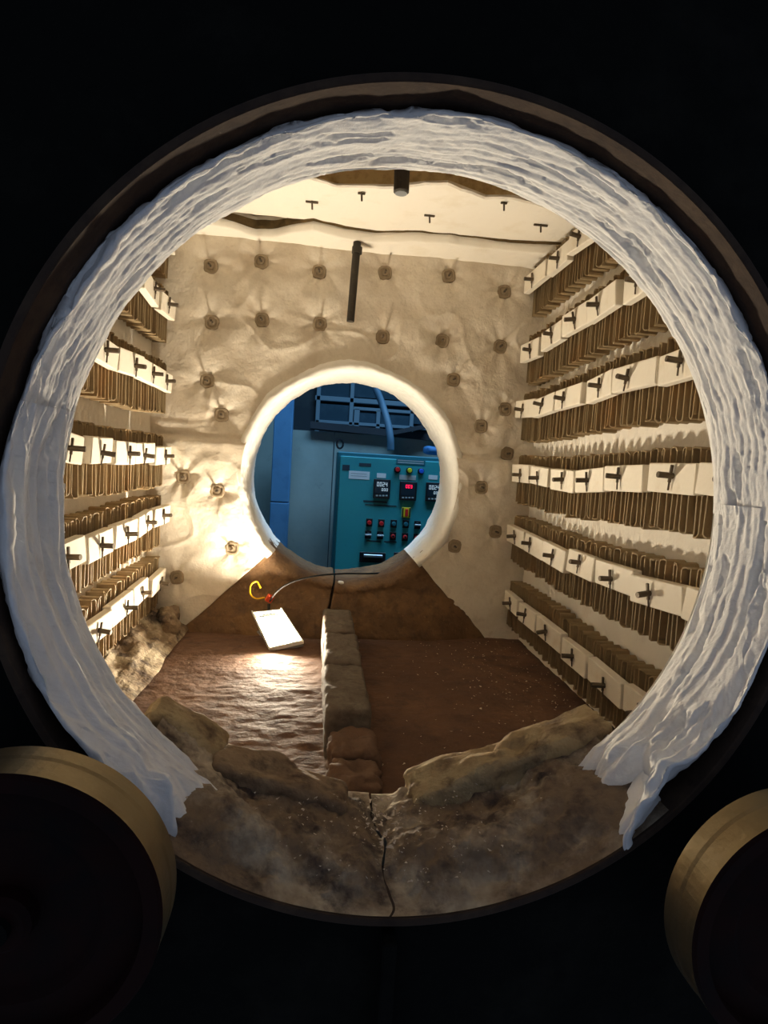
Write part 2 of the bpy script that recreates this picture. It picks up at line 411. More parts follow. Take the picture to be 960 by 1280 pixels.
# ------------------------------------------------------------------ side walls
def side_wall(name, x, sgn, seed, label):
    Yg, Zg = np.meshgrid(np.linspace(0.69, 2.05, 110), np.linspace(-0.02, ZC + 0.08, 110), indexing='ij')
    q = np.stack([Yg*0, Yg, Zg], -1)
    d = 0.006*fbm(q, 5, 3, seed) + 0.003*fbm(q, 22, 4, seed+1)
    o = obj(name, grid(np.stack([x - sgn*d, Yg, Zg], -1)), M['backing'], smooth=True)
    return struct(o, label, 'wall')
side_wall('wall_left', XL, -1, 31, 'white fibre lined wall on the left behind the heating strips')
side_wall('wall_right', XR, 1, 41, 'white fibre lined wall on the right behind the heating strips')

# ------------------------------------------------------------------ ceiling
roof = obj('ceiling', box(XL - 0.05, XR + 0.05, 0.69, 2.08, ZC + 0.065, ZC + 0.09), M['roof'])
struct(roof, 'scorched brown furnace roof above the white ceiling blanket', 'ceiling')
endpx = [(330, 205), (375, 219), (420, 233), (487, 234), (530, 230), (560, 229), (607, 247), (640, 247), (700, 262), (760, 270)]
ep = np.array([on_z(u, v, ZC) for u, v in endpx])
def slab(xs, yfun0, yfun1, n, zbot, thick, seed, sagf=None, edge_noise=0.006):
    """hanging blanket: underside, both rough end edges and top"""
    t = np.linspace(0, 1, n); P = []
    for x in xs:
        y0 = yfun0(x) + edge_noise*float(fbm(np.array([x, .2, .3]), 30, 3, seed)); y1 = yfun1(x) + edge_noise*float(fbm(np.array([x, .7, .3]), 30, 3, seed+4))
        row = [(x, y0, zbot + thick), (x, y0, zbot + thick*0.5), (x, y0 + 0.003, zbot + 0.004)]
        for k in t:
            y = y0 + 0.008 + (y1 - y0 - 0.012)*k
            row.append((x, y, zbot))
        row += [(x, y1, zbot + 0.006), (x, y1, zbot + thick)]
        P.append(row)
    P = np.array(P, float)
    q = P.copy(); dz = 0.004*fbm(q, 4, 3, seed+1) + 0.0018*fbm(q, 25, 4, seed+2)
    P[:, :, 2] += dz
    if sagf is not None: P[:, :, 2] -= sagf(P[:, :, 0], P[:, :, 1])
    return grid(P)
xs = np.linspace(XL - 0.02, XR + 0.02, 220)
main = slab(xs, lambda x: float(np.interp(x, ep[:, 0], ep[:, 1])), lambda x: 1.90 + 0.02*math.sin(x*7), 60, ZC, 0.055, 71)
cb = obj('ceiling_blanket', main, M['ceil'], roof, smooth=False)
# scorched edge face of that blanket
P = []
for x in np.linspace(-0.25, 0.62, 120):
    y = float(np.interp(x, ep[:, 0], ep[:, 1])) - 0.004
    r0 = 0.006*float(fbm(np.array([x, 0, 0]), 25, 3, 5))
    P.append([(x, y + r0, ZC + 0.006 + 0.5*r0), (x, y + r0 - 0.003, ZC + 0.03), (x, y + 0.004, ZC + 0.066)])
obj('scorched_edge', grid(P), M['edge'], roof, smooth=True)
linepx = [(262, 272), (290, 278), (320, 286), (345, 286), (370, 282), (392, 279), (430, 288), (470, 294), (520, 294), (560, 297), (620, 304), (700, 309)]
lp = np.array([on_z(u, v, ZC - 0.012) for u, v in linepx])
cove = slab(xs, lambda x: float(np.interp(x, lp[:, 0], lp[:, 1])), lambda x: 2.03, 24, ZC - 0.020, 0.06, 91,
            sagf=lambda X, Y: 0.012 + 0.003*np.sin(X*9 + 1) + 0.010*np.clip((Y - 1.93)/0.07, 0, 1), edge_noise=0.004)
obj('ceiling_blanket', cove, M['ceil'], roof, smooth=True)
# dark strip standing in for the shade in the gap between the two blankets
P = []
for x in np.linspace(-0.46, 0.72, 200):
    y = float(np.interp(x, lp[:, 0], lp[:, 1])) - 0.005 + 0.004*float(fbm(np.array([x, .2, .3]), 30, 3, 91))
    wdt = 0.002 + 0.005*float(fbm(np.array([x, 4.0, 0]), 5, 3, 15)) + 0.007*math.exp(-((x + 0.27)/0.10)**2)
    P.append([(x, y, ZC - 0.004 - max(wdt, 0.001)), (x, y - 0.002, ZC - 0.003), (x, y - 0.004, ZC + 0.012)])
obj('gap_shade_strip', grid(P), M['roof'], roof, smooth=True)
# anchor pins with small cross bars poking through the ceiling
for (u, v, w) in ((390, 251, 15), (452, 240, 9), (537, 268, 13), (676, 280, 18), (630, 252, 8), (647, 316, 5)):
    p = on_z(u, v, ZC); s = p[1]/F
    g = join(bbox(p[0], p[1], p[2] - 0.004, w*s, 0.006, 0.005, 0.001), tube([p + [0, 0, 0.0], p + [0.002, 0, -0.024]], 0.0028, 6))
    obj('anchor_pin', g, M['pin'], roof)

# ------------------------------------------------------------------ back wall
anch = [(264, 334), (327, 328), (399, 341), (481, 342), (560, 346), (629, 366), (266, 404), (328, 401), (400, 406), (478, 422), (552, 427), (624, 434),
        (260, 477), (278, 519), (231, 596), (273, 613), (291, 685), (222, 721), (566, 475), (630, 512), (600, 533), (633, 567), (600, 609), (618, 664), (567, 682)]
AN = [on_y(u, v, YB) for u, v in anch]
seamL = [on_y(u, v, YB) for u, v in ((205, 546), (260, 549), (320, 551))]
seamR = [on_y(u, v, YB) for u, v in ((548, 566), (590, 573), (660, 577))]
def wall_depth(X, Z):
    q = np.stack([X, X*0, Z], -1)
    y = YB - 0.018 + 0.0045*fbm(q, 3.2, 2, 101) + 0.0013*fbm(q, 12, 3, 103) + 0.0006*fbm(q, 45, 3, 107)
    for k, a in enumerate(AN):
        dx, dz = X - a[0], Z - a[2]; r = np.hypot(dx, dz); th = np.arctan2(dz, dx)
        y = y + 0.012*np.exp(-(r/0.040)**2) - 0.002*np.exp(-((r-0.085)/0.035)**2)
        y = y + 0.0034*np.cos(th*(5 + k % 3) + k*1.7 + 2*fbm(q, 6, 2, k))*np.exp(-r/0.07)*np.clip(r/0.03, 0, 1)
    fold = 1 - np.abs(fbm(q + 0.05*np.stack([fbm(q, 5, 2, 61)]*3, -1), 5.5, 2, 141))*5
    y = y - 0.0035*np.clip(fold, 0, 1)**2*np.clip(0.5 + fbm(q, 3, 2, 143)*1.5, 0, 1)
    zs = np.where(X < CX, np.interp(X, [s[0] for s in seamL], [s[2] for s in seamL]), np.interp(X, [s[0] for s in seamR], [s[2] for s in seamR]))
    zs = zs + 0.008*fbm(q*[1, 1, 0], 14, 3, 131)
    t = (zs - Z)/0.006
    step = 1/(1 + np.exp(-np.clip(t, -30, 30)))
    y = y - 0.012*step*np.exp(-np.clip(zs - Z, 0, 9)/0.25) + 0.010*np.exp(-((Z - zs - 0.006)/0.008)**2)
    ys = 0.004*np.exp(-((Z - zs - 0.05)/0.03)**2) * fbm(q*[1, 1, 4], 9, 3, 77)
    return y + ys
def ang(p): return math.atan2(p[2] - CZ, p[0] - CX)
P0 = on_y(338, 688, YB); P1 = on_y(517, 694, YB)
aP0, aP1 = ang(P0) % (2*math.pi), ang(P1)
outer = [on_y(236, 779, YB)[[0, 2]], np.array([XL - 0.01, on_y(200, 786, YB)[2]]), np.array([XL - 0.01, ZC + 0.05]), np.array([XR + 0.01, ZC + 0.05]), np.array([XR + 0.01, 0.0]), on_y(606, 806, YB)[[0, 2]]]
outer = np.array(outer); sl = np.r_[0, np.cumsum(np.linalg.norm(np.diff(outer, axis=0), axis=1))]
NU, NV = 620, 110
s = np.linspace(0, sl[-1], NU)
ox, oz = np.interp(s, sl, outer[:, 0]), np.interp(s, sl, outer[:, 1])
oa = np.arctan2(oz - CZ, ox - CX); oa = np.where(oa < -1.6, oa + 2*math.pi, oa)
ia = aP1 + (oa - oa[-1]) / (oa[0] - oa[-1]) * (aP0 - aP1)
RI = RH + 0.012
ixx, izz = CX + RI*np.cos(ia), CZ + RI*np.sin(ia)
v = np.linspace(0, 1, NV)[None, :]
X = ixx[:, None] + (ox - ixx)[:, None]*v; Z = izz[:, None] + (oz - izz)[:, None]*v
hem = fbm(np.stack([X*0, Z, X], -1), 9, 3, 55)*0.008
X = X + hem*np.clip(1 - np.arange(NU)/14, 0, 1)[:, None] + hem*np.clip(1 - np.arange(NU)[::-1]/14, 0, 1)[:, None]
Yw = wall_depth(X, Z)
# hems at the two slanted lower edges roll back so the blanket shows its thickness
P = np.stack([X, Yw, Z], -1)
first = P[:1].copy(); first[..., 1] = YB + 0.035; last = P[-1:].copy(); last[..., 1] = YB + 0.035
P = np.concatenate([first, P, last], 0)
back = obj('wall_back', grid(P), M['blanket'], smooth=True)
struct(back, 'cream quilted fibre blanket on the furnace end wall around the round hole', 'wall')
obj('backing_plate', plate_with_hole(XL - 0.05, XR + 0.05, -0.05, ZC + 0.1, YB + 0.06, RH + 0.045), M['mortar'], back)
# buttons: washers with a pin through each
w_prof = []
def washer_geo():
    n = 16; P = []
    for k in range(n):
        t = 2*math.pi*k/n; e = 1/(abs(math.cos(t))**3.2 + abs(math.sin(t))**3.2)**(1/3.2)
        c, s_ = math.cos(t)*e, math.sin(t)*e
        P.append([(r*c, y, r*s_) for r, y in ((0.0235, 0.004), (0.0235, -0.001), (0.021, -0.0035), (0.016, -0.0035), (0.0145, -0.0005), (0.010, 0.0), (0.009, -0.004), (0.0008, -0.004))])
    return grid(P, True)
wm = mesh_from('anchor_washer', *washer_geo(), M['washer'], False)
pm = mesh_from('pin', *tube([(0, 0.01, 0), (0, -0.026, 0.0)], 0.0036, 8), M['pin'])
for k, a in enumerate(AN):
    yy = float(wall_depth(np.array([[a[0]]]), np.array([[a[2]]]))[0, 0])
    w = put('anchor_washer', wm, (a[0], yy - 0.004, a[2]), back, (0, random.uniform(-.2, .2), random.uniform(-.08, .08)))
    p = put('pin', pm, (a[0], yy - 0.004, a[2]), w); p.location = (0, -0.002, 0)

# rolled clean lip round the back hole
na = 420
T = np.linspace(aP1 - 0.03, aP0 + 0.03, na)[:, None]
prof = np.array([(0.402, 2.015), (0.398, 1.988), (0.388, 1.974), (0.376, 1.970), (0.367, 1.974), (0.361, 1.988), (0.360, 2.02), (0.3585, 2.08), (0.357, 2.15), (0.356, 2.22), (0.375, 2.235), (0.40, 2.235)])
sg = np.r_[0, np.cumsum(np.linalg.norm(np.diff(prof, axis=0), axis=1))]; vv = np.linspace(0, sg[-1], 64)
pr, py = np.interp(vv, sg, prof[:, 0])[None, :], np.interp(vv, sg, prof[:, 1])[None, :]
q = np.stack([np.cos(T)+0*pr, np.sin(T)+0*pr, py*2+0*T], -1)
d = 0.011*fbm(q, 2.6, 4, 201) + 0.005*fbm(q*[1, 1, 4], 14, 4, 203)
wid = 1 + 0.25*fbm(q*[1, 1, 0], 2.0, 2, 209)
R = 0.36 + (pr - 0.36)*np.where(pr > 0.36, wid, 1) + d; Yy = py + 0.006*fbm(q, 5, 3, 207)*(py < 2.0)
lip = obj('fibre_collar', grid(np.stack([CX + R*np.cos(T), Yy, CZ + R*np.sin(T)], -1)), M['lip'], smooth=True)
tag(lip, 'bright white fibre lip lining the small round hole in the end wall', 'insulation')

# ------------------------------------------------------------------ mortar sills below the back hole
def back_sill(x_from, x_to, seed, label):
    nxs, m = 110, 56; P = []
    xs = np.linspace(x_from, x_to, nxs)
    for x in xs:
        # point of the hole edge reached from floor position x (floor is wider than the arc)
        arcx = CX + min(max((x - CX)*0.55, -0.275), 0.275)
        arcz = CZ - math.sqrt(max(RH**2 - (arcx - CX)**2, 0.0))
        row = []
        for y in np.linspace(2.24, 2.02, 10): row.append((arcx, y, arcz))
        mid = max(0.0, 1 - ((x - CX)/0.62)**2)
        bot = (x, 2.0 - 0.075*mid, -0.01)
        for k in range(1, m - 9):
            t = k/(m - 10); e = t**0.9
            row.append((arcx + (bot[0] - arcx)*e, 2.02 + (bot[1] - 2.02)*min(1, t*1.1)**0.7 - 0.012*math.sin(math.pi*min(1, t*5))*(t < .2), arcz + (bot[2] - arcz)*t))
        P.append(row)
    P = np.array(P, float)
    n1 = fbm(P, 5, 4, seed); n2 = fbm(P, 20, 4, seed+3); n3 = fbm(P, 60, 3, seed+5)
    P[:, :, 1] += 0.018*n1 + 0.008*n2 + 0.003*n3
    P[:, :, 2] += 0.006*n1 + 0.006*n2 + 0.002*n3
    ends = []
    for side in (0, -1):
        e = P[side:side+1].copy() if side == 0 else P[-1:].copy(); e[..., 1] += 0.12; ends.append(e)
    o = obj('mortar_sill', grid(np.concatenate([ends[0], P, ends[1]], 0)), M['mortar'], smooth=True)
    return tag(o, label, 'sill')
xg = 0.032
back_sill(-0.56, xg - 0.006, 301, 'brown mortar bank under the far round hole, left of the centre gap')
back_sill(xg + 0.006, 0.70, 341, 'brown mortar bank under the far round hole, right of the centre gap')

# ------------------------------------------------------------------ heating strips on the side walls
def ribbon_geo(y0, y1, zf, x_wall, sgn, depth, seed):
    rnd = random.Random(seed); pts = []; step = 0.0180; y = y0; k = 0; rb = 0.006
    ys = []
    while y > y1:
        ys.append(y + rnd.uniform(-0.0025, 0.0025)); y -= step*rnd.uniform(0.9, 1.1)
    for k, y in enumerate(ys):
        zt, zb = zf(y) + 0.063 + rnd.uniform(-.003, .003), zf(y) - 0.103 + rnd.uniform(-.004, .004)
        yn = ys[k+1] if k + 1 < len(ys) else y - step; r = (y - yn)/2; ym = (y + yn)/2
        if k % 2 == 0:                                # going up, bend over at the top
            pts.append((y, zb + rb)); pts.append((y, zt - rb))
            if k + 1 < len(ys): pts += [(ym + r*math.cos(a), zt - rb + rb*math.sin(a)) for a in (math.pi*.25, math.pi*.5, math.pi*.75)]
        else:
            pts.append((y, zt - rb)); pts.append((y, zb + rb))
            if k + 1 < len(ys): pts += [(ym + r*math.cos(a), zb + rb - rb*math.sin(a)) for a in (math.pi*.25, math.pi*.5, math.pi*.75)]
    pts = np.array(pts); t = np.gradient(pts, axis=0); t /= np.linalg.norm(t, axis=1, keepdims=True) + 1e-9
    nn = np.stack([-t[:, 1], t[:, 0]], -1)*0.0014
    V, Fc = [], []
    for i, (p, n) in enumerate(zip(pts, nn)):
        j = 0.003*math.sin(i*0.9 + seed) + rnd.uniform(-0.0015, 0.0015)
        xa, xb = x_wall - sgn*(0.006 + j*0.3), x_wall - sgn*(0.006 + depth + j)
        for x, s_ in ((xa, 1), (xb, 1), (xb, -1), (xa, -1)): V.append((x, p[0] + s_*n[0], p[1] + s_*n[1]))
        if i:
            for c in range(4): Fc.append(((i-1)*4 + c, (i-1)*4 + (c+1) % 4, i*4 + (c+1) % 4, i*4 + c))
    return V, Fc
BL_, BH_, BT_ = 0.158, 0.058, 0.022
def hook_geo(sgn):
    return join(tube([(0, 0, 0), (-sgn*0.030, 0, 0.001)], 0.0060, 8), bbox(-sgn*0.005, 0, 0.004, 0.005, 0.006, 0.034, 0.001), tube([(-sgn*0.005, 0.0, -0.006), (-sgn*0.004, 0.001, -0.028)], 0.0018, 6))
HOOK = {s_: mesh_from('hook', *hook_geo(s_), M['pin']) for s_ in (1, -1)}
BLK = [mesh_from('ceramic_block', *bbox(0, 0, 0, BT_, l, h, 0.002), M['ceramic']) for l, h in ((0.158, 0.058), (0.150, 0.060), (0.163, 0.056))]
def heating_row(side, pa, pb, seed, label):
    sgn = 1 if side == 'right' else -1; xw = XR if side == 'right' else XL
    xb = xw - sgn*0.064
    A, B = on_x(*pa, xb), on_x(*pb, xb)                # far end and near end of the clamp line
    zf = lambda y: A[2] + (B[2] - A[2])*(y - A[1])/(B[1] - A[1]) + 0.006*math.sin(y*6 + seed)
    e = empty('heating_element', (xw - sgn*0.006, 1.35, zf(1.35) - 0.10))
    obj('ribbon', ribbon_geo(1.972, 0.76, zf, xw, sgn, 0.044, seed), M['ribbon'], e)
    rnd = random.Random(seed*5 + 1); y = 1.965
    while y > 0.84:
        b = put('ceramic_block', BLK[rnd.randrange(3)], (xb + sgn*rnd.uniform(-.005, .004), y - BL_/2, zf(y - BL_/2) + rnd.uniform(-.005, .005)), e,
                (rnd.uniform(-.05, .05) + math.atan2(zf(y-.02) - zf(y-BL_+.02), BL_-.04), rnd.uniform(-.08, .08), rnd.uniform(-.07, .07)))
        h = put('hook', HOOK[sgn], WL[b.name], b); h.location = (-sgn*BT_/2, rnd.uniform(-.018, .018), rnd.uniform(-.006, .006))
        h.rotation_euler = (rnd.uniform(-.15, .15), rnd.uniform(-.12, .12), rnd.uniform(-.25, .25))
        y -= BL_ + rnd.uniform(0.004, 0.016)
    return tag(e, label, 'heating element', 'heating strips on the side walls')
ordn = ['topmost', 'second from top', 'third from top', 'fourth from top', 'fifth from top', 'lowest']
RROW = [((671, 349), (726, 302)), ((665, 436), (805, 353)), ((656, 512), (857, 457)), ((647, 593), (878, 605)), ((647, 672), (834, 748)), ((650, 762), (775, 860))]
LROW = [((221, 313), (203, 287)), ((218, 393), (183, 355)), ((215, 482), (118, 430)), ((208, 572), (113, 560)), ((205, 645), (142, 668)), ((204, 718), (138, 774))]
for k, (a, b) in enumerate(RROW):
    heating_row('right', a, b, 11 + k, f'brown folded heating strip under white clamps on right wall, {ordn[k]}')
for k, (a, b) in enumerate(LROW):
    heating_row('left', a, b, 31 + k, f'brown folded heating strip under white clamps on left wall, {ordn[k]}')

# ------------------------------------------------------------------ probes
p0, p1 = on_y(447, 300, 1.925), on_y(438, 402, 1.925)
t = empty('thermocouple_tube', p0)
obj('tube', tube([p0 + [0, 0, 0.02], p1], 0.0125, 14), M['black'], t)
obj('collar', tube([on_y(446.6, 309, 1.925), on_y(446, 317, 1.925)], 0.0165, 14), M['black'], t)
tag(t, 'long thin black tube hanging in front of the cream end wall', 'probe')
p0, p1 = on_y(502, 196, 1.40), on_y(501.5, 240, 1.40)
t = empty('thermocouple_stub', (p0[0], p0[1], ZC + 0.06))
obj('sleeve', tube([(p0[0], p0[1], ZC + 0.065), p1], 0.0185, 18), M['black'], t)
obj('tip', tube([p1, p1 - [0, 0, 0.004]], 0.0145, 18), M['steel'], t)
tag(t, 'short thick black stub hanging from the ceiling near the opening', 'probe')

# ------------------------------------------------------------------ brick divider on the floor
dv = empty('brick_divider', (0.0725, 1.5, 0.0))
bx0, bx1 = 0.026, 0.120
for k, (y1, y0, zt, rz, dx, m_) in enumerate([(1.915, 1.665, 0.108, 0.01, 0.0, 'brick'), (1.655, 1.40, 0.106, -0.015, 0.004, 'brick'), (1.393, 1.135, 0.104, 0.01, 0.004, 'brick'), (1.125, 1.03, 0.070, 0.10, 0.014, 'brick2'), (1.03, 0.93, 0.060, -0.03, 0.012, 'brick2')]):
    g = rock(bx1 - bx0, y1 - y0, zt + 0.02, 22, 0.22 if k < 3 else 0.4, 0.012 if k < 3 else 0.018, 400 + k, 30)
    g = transform(g, ((bx0 + bx1)/2 + dx, (y0 + y1)/2, (zt - 0.02)/2), (0, 0, rz))
    obj('brick', g, M[m_], dv, smooth=True)
tag(dv, 'row of worn bricks running down the middle of the furnace floor', 'bricks')

# ------------------------------------------------------------------ left corner bank
nxs, nys = 60, 80
U, Vv = np.meshgrid(np.linspace(0, 1, nxs), np.linspace(1.25, 1.99, nys), indexing='ij')
q = np.stack([U, Vv, U*0], -1)
hgt = (0.085 - 0.05*(1.99 - Vv))*(1 - U)**0.8 + (0.03*fbm(q*[.3, 1, 1], 14, 4, 501) + 0.012*fbm(q*[.3, 1, 1], 45, 3, 507))*(1 - U)
Pb = np.stack([XL + 0.02 + 0.135*U + 0.012*fbm(q, 7, 3, 503), Vv, hgt + 0.004], -1)
cbk = obj('mortar_bank', grid(Pb), M['mortar2'], smooth=True)
tag(cbk, 'crumbly grey brown mortar bank along the foot of the left wall', 'mortar')
g = transform(rock(0.075, 0.10, 0.065, 16, 0.8, 0.028, 511, 26), (XL + 0.10, 1.90, 0.05), (0.2, 0.1, 0.3))
tag(obj('mortar_lump', g, M['mortar2'], smooth=True), 'rounded rough lump in the far left corner of the floor', 'lump')

# ------------------------------------------------------------------ front sill
def front_sill(a0, a1, seed, label):
    nu, nv = 230, 100
    A = np.radians(np.linspace(a0, a1, nu))[:, None]
    inner_end = 1 - np.abs(np.degrees(A) - 268.5)/3.0
    prof = np.array([(0.3872, 0.526), (0.3865, 0.540), (0.384, 0.552), (0.375, 0.568), (0.367, 0.590), (0.365, 0.615), (0.369, 0.640), (0.374, 0.660), (0.376, 0.70), (0.384, 0.735), (0.40, 0.76), (0.46, 0.79), (0.54, 0.83), (0.60, 0.87)])
    sg = np.r_[0, np.cumsum(np.linalg.norm(np.diff(prof, axis=0), axis=1))]; vv = np.linspace(0, sg[-1]**0.7, nv)**(1/0.7)
    pr, py = np.interp(vv, sg, prof[:, 0])[None, :], np.interp(vv, sg, prof[:, 1])[None, :]
    A = A + np.clip(inner_end, 0, 1)*0.035*fbm(np.stack([py, py*0 + .5, py*0], -1), 22, 3, 77)
    q = np.stack([0.386*np.cos(A) + 0*pr, py + 0*A, 0.386*np.sin(A) + 0*pr], -1)
    env = np.clip((py - 0.527)/0.02, 0, 1)
    deg = np.degrees(A); h = np.clip((45 - np.abs(deg - 269))/16, 0, 1); h = h*h*(3 - 2*h)
    d = env*(0.013*fbm(q, 12, 4, seed) + 0.010*fbm(q, 34, 4, seed+2) + 0.005*fbm(q, 100, 3, seed+3))*(0.3 + 0.7*h)
    mid = math.radians(268.5)
    d = d - env*0.014*np.exp(-((A - mid)/0.05)**2)
    base = np.where(pr < 0.387, 0.387 - (0.387 - pr)*h, pr)
    R = np.where(pr < 0.3875, np.minimum(base - d, 0.3874), base - d)
    P = np.stack([CX + R*np.cos(A), py + 0*A + 0.004*fbm(q, 25, 3, seed+9)*env, CZ + R*np.sin(A)], -1)
    P[..., 2] = np.maximum(P[..., 2], 0.015)
    o = obj('mortar_ledge', grid(P), M['mortar2'], smooth=True)
    return tag(o, label, 'ledge')
front_sill(224, 268.3, 601, 'grey brown mortar ledge in the opening, left of the centre joint')
front_sill(268.7, 314, 641, 'grey brown mortar ledge in the opening, right of the centre joint')

def chord_stone(pa, pb, Y, drop, depth, m_, seed, label, amp=0.008):
    a, b = on_y(*pa, Y), on_y(*pb, Y); d = b - a; L = math.hypot(d[0], d[2]); th = math.atan2(d[2], d[0])
    g = rock(L, depth, drop, 30, 0.34, amp*2.0, seed, 26)
    c = (a + b)/2; nrm_ = np.array([math.sin(th), 0, -math.cos(th)])
    g = transform(g, c + nrm_*drop/2 + [0, depth/2*0, 0], (0, -th, 0))
    return tag(obj('refractory_block', g, M[m_], smooth=True), label, 'block', 'blocks on the front ledge')
chord_stone((196, 872), (288, 934), 0.73, 0.062, 0.07, 'stone', 701, 'smooth ochre block beside the torn end of the left fibre blanket', 0.004)
chord_stone((274, 938), (436, 990), 0.70, 0.050, 0.065, 'stone2', 711, 'brown worn block on the ledge just left of the centre joint', 0.007)
chord_stone((506, 980), (752, 888), 0.72, 0.060, 0.075, 'stone', 721, 'long ochre block on the ledge right of the centre joint', 0.010)

# ------------------------------------------------------------------ floodlight, cord
ca, cb_, cc, cd = on_y(338, 812, 1.80), on_y(377, 803, 1.815), on_y(352, 764.5, 1.905), on_y(317, 768, 1.90)
lx = cb_ - ca; ly = ((cd - ca) + (cc - cb_))/2; ln = nrm(np.cross(lx, ly))
if ln[1] > 0: ln = -ln
def lq(s, t, h): return ca + (cb_-ca)*s*(1-t) + (cd-ca)*t*(1-s) + (cc-ca)*s*t + ln*h
def lbox(s0, s1, t0, t1, h0, h1):
    return [lq(s_, t_, h_) for s_ in (s0, s1) for t_ in (t0, t1) for h_ in (h0, h1)], box(0, 1, 0, 1, 0, 1)[1]
lamp = empty('floodlight', (ca + cb_)/2 * [1, 1, 0])
obj('housing', join(lbox(-0.03, 1.03, -0.03, 1.02, -0.020, -0.002)), M['housing'], lamp)
for k in range(6): obj('cooling_fin', lbox(0.10 + 0.15*k, 0.125 + 0.15*k, 0.08, 0.95, -0.034, -0.020), M['housing'], lamp)
obj('lens', lbox(0.0, 1.0, 0.0, 0.87, -0.002, 0.001), M['lens'], lamp)
for nm_, g_ in (('bezel', lbox(-0.045, 0.0, -0.04, 1.03, -0.002, 0.017)), ('bezel', lbox(1.0, 1.045, -0.04, 1.03, -0.002, 0.017)), ('bezel', lbox(0.0, 1.0, -0.04, 0.0, -0.002, 0.017)), ('bezel', lbox(0.0, 1.0, 1.0, 1.03, -0.002, 0.010))):
    obj(nm_, g_, M['lamp_dim'], lamp)
pl = obj('name_plate', lbox(0.0, 1.0, 0.88, 1.0, -0.002, 0.001), M['lamp_dim'], lamp)
pr_ = []
for k in range(7): pr_.append(lbox(0.16 + 0.10*k, 0.22 + 0.10*k, 0.90, 0.918, 0.001, 0.0016))
for k in range(4): pr_.append(lbox(0.30 + 0.12*k, 0.38 + 0.12*k, 0.945, 0.96, 0.001, 0.0016))
obj('print', join(*pr_), M['print'], pl)
brk = smooth_path([lq(-0.06, 0.45, -0.012), lq(-0.06, 0.6, -0.03), lq(-0.02, 0.75, -0.050), lq(0.5, 0.80, -0.056), lq(1.02, 0.75, -0.050), lq(1.06, 0.6, -0.03), lq(1.06, 0.45, -0.012)], 5)
obj('bracket', tube(brk, 0.003, 6), M['housing'], lamp)
tag(lamp, 'lit square floodlight leaning against the brown mortar bank on the floor', 'lamp')

cd_ = empty('power_cord', on_y(345, 745, 1.9))
pth = smooth_path([on_y(337, 752, 1.935), on_y(344, 742, 1.93), on_y(356, 732, 1.93), on_y(376, 724, 1.935), on_y(402, 719, 1.95), on_y(432, 717, 1.97), on_y(462, 717, 2.03), on_y(485, 716, 2.14), on_y(495, 718, 2.24)], 8)
obj('cord', tube(pth, 0.0030, 7), M['cord'], cd_, smooth=True)
pth = smooth_path([on_y(331, 747, 1.945), on_y(320, 748, 1.94), on_y(313, 742, 1.94), on_y(314, 731, 1.945), on_y(321, 727, 1.95), on_y(326, 735, 1.945)], 8)
obj('yellow_wire', tube(pth, 0.0026, 7), M['yellow'], cd_, smooth=True)
oc = on_y(337, 748, 1.945)
obj('orange_connector', transform(bbox(0, 0, 0, 0.023, 0.014, 0.026, 0.002), oc, (0.2, 0.5, 0.3)), M['orange'], cd_)
obj('gland', tube([on_y(336, 755, 1.935), on_y(336, 766, 1.925)], 0.005, 8), M['cord'], cd_)
tag(cd_, 'thin black lamp cord with yellow wire and orange connector', 'cord')

# ------------------------------------------------------------------ debris
rng = random.Random(99)
def chip_geo(n, place, s0, s1):
    gs = []
    for _ in range(n):
        x, y, z = place(); s_ = rng.uniform(s0, s1)
        v = [(x + s_*rng.uniform(-1, 1), y + s_*rng.uniform(-1, 1), z + s_*rng.uniform(-.2, .6)) for _ in range(4)]
        gs.append((v, [(0, 1, 2), (0, 3, 1), (1, 3, 2), (0, 2, 3)]))
    return join(*gs)
def pl_floor():
    x = XR - 0.02 - abs(rng.gauss(0, 0.22)); y = rng.uniform(0.95, 1.95); x = max(x, 0.15); return x, y, floor_z(x, y) + 0.001
def pl_left():
    x = rng.uniform(-0.5, 0.0); y = rng.uniform(1.0, 1.7); return x, y, floor_z(x, y) + 0.001
ch = obj('floor_chips', join(chip_geo(420, pl_floor, 0.0015, 0.0045), chip_geo(90, pl_left, 0.001, 0.003)), M['chip'])
tag(ch, 'pale crumbs and chips scattered over the furnace floor', 'debris', kind='stuff')
def pl_sill():
    a = math.radians(rng.gauss(269, 12)); y = rng.uniform(0.55, 0.68); r = np.interp(y, [.555, .585, .62, .66], [.374, .366, .362, .360]) - 0.001
    return CX + r*math.cos(a), y, CZ + r*math.sin(a)
def pl_joint():
    a = math.radians(rng.gauss(268.5, 2.2)); y = rng.uniform(0.60, 0.70); r = 0.371
    return CX + r*math.cos(a), y, CZ + r*math.sin(a)
ch = obj('ledge_crumbs', join(chip_geo(260, pl_sill, 0.0008, 0.0028), chip_geo(60, pl_joint, 0.002, 0.005)), M['chip'])
tag(ch, 'pale crumbs lying in the joint of the front ledge', 'debris', kind='stuff')
for k, (u, v_, Y_, s_) in enumerate([(498, 716, 2.1, .012), (512, 713, 2.1, .014), (426, 728, 1.985, .010)]):
    p = on_y(u, v_, Y_); r_ = rock(s_*2.2, s_*1.6, s_, 6, 0.9, 0.003, 800+k, 60)
    tag(obj('fibre_scrap', transform(r_, p, (0, 0, k)), M['lip'], smooth=True), ['small white fibre scrap on the far sill, left of its pair', 'small white fibre scrap on the far sill, nearest the blue handle', 'small white fibre scrap stuck at the far centre gap'][k], 'scrap', 'fibre scraps on the far sill')

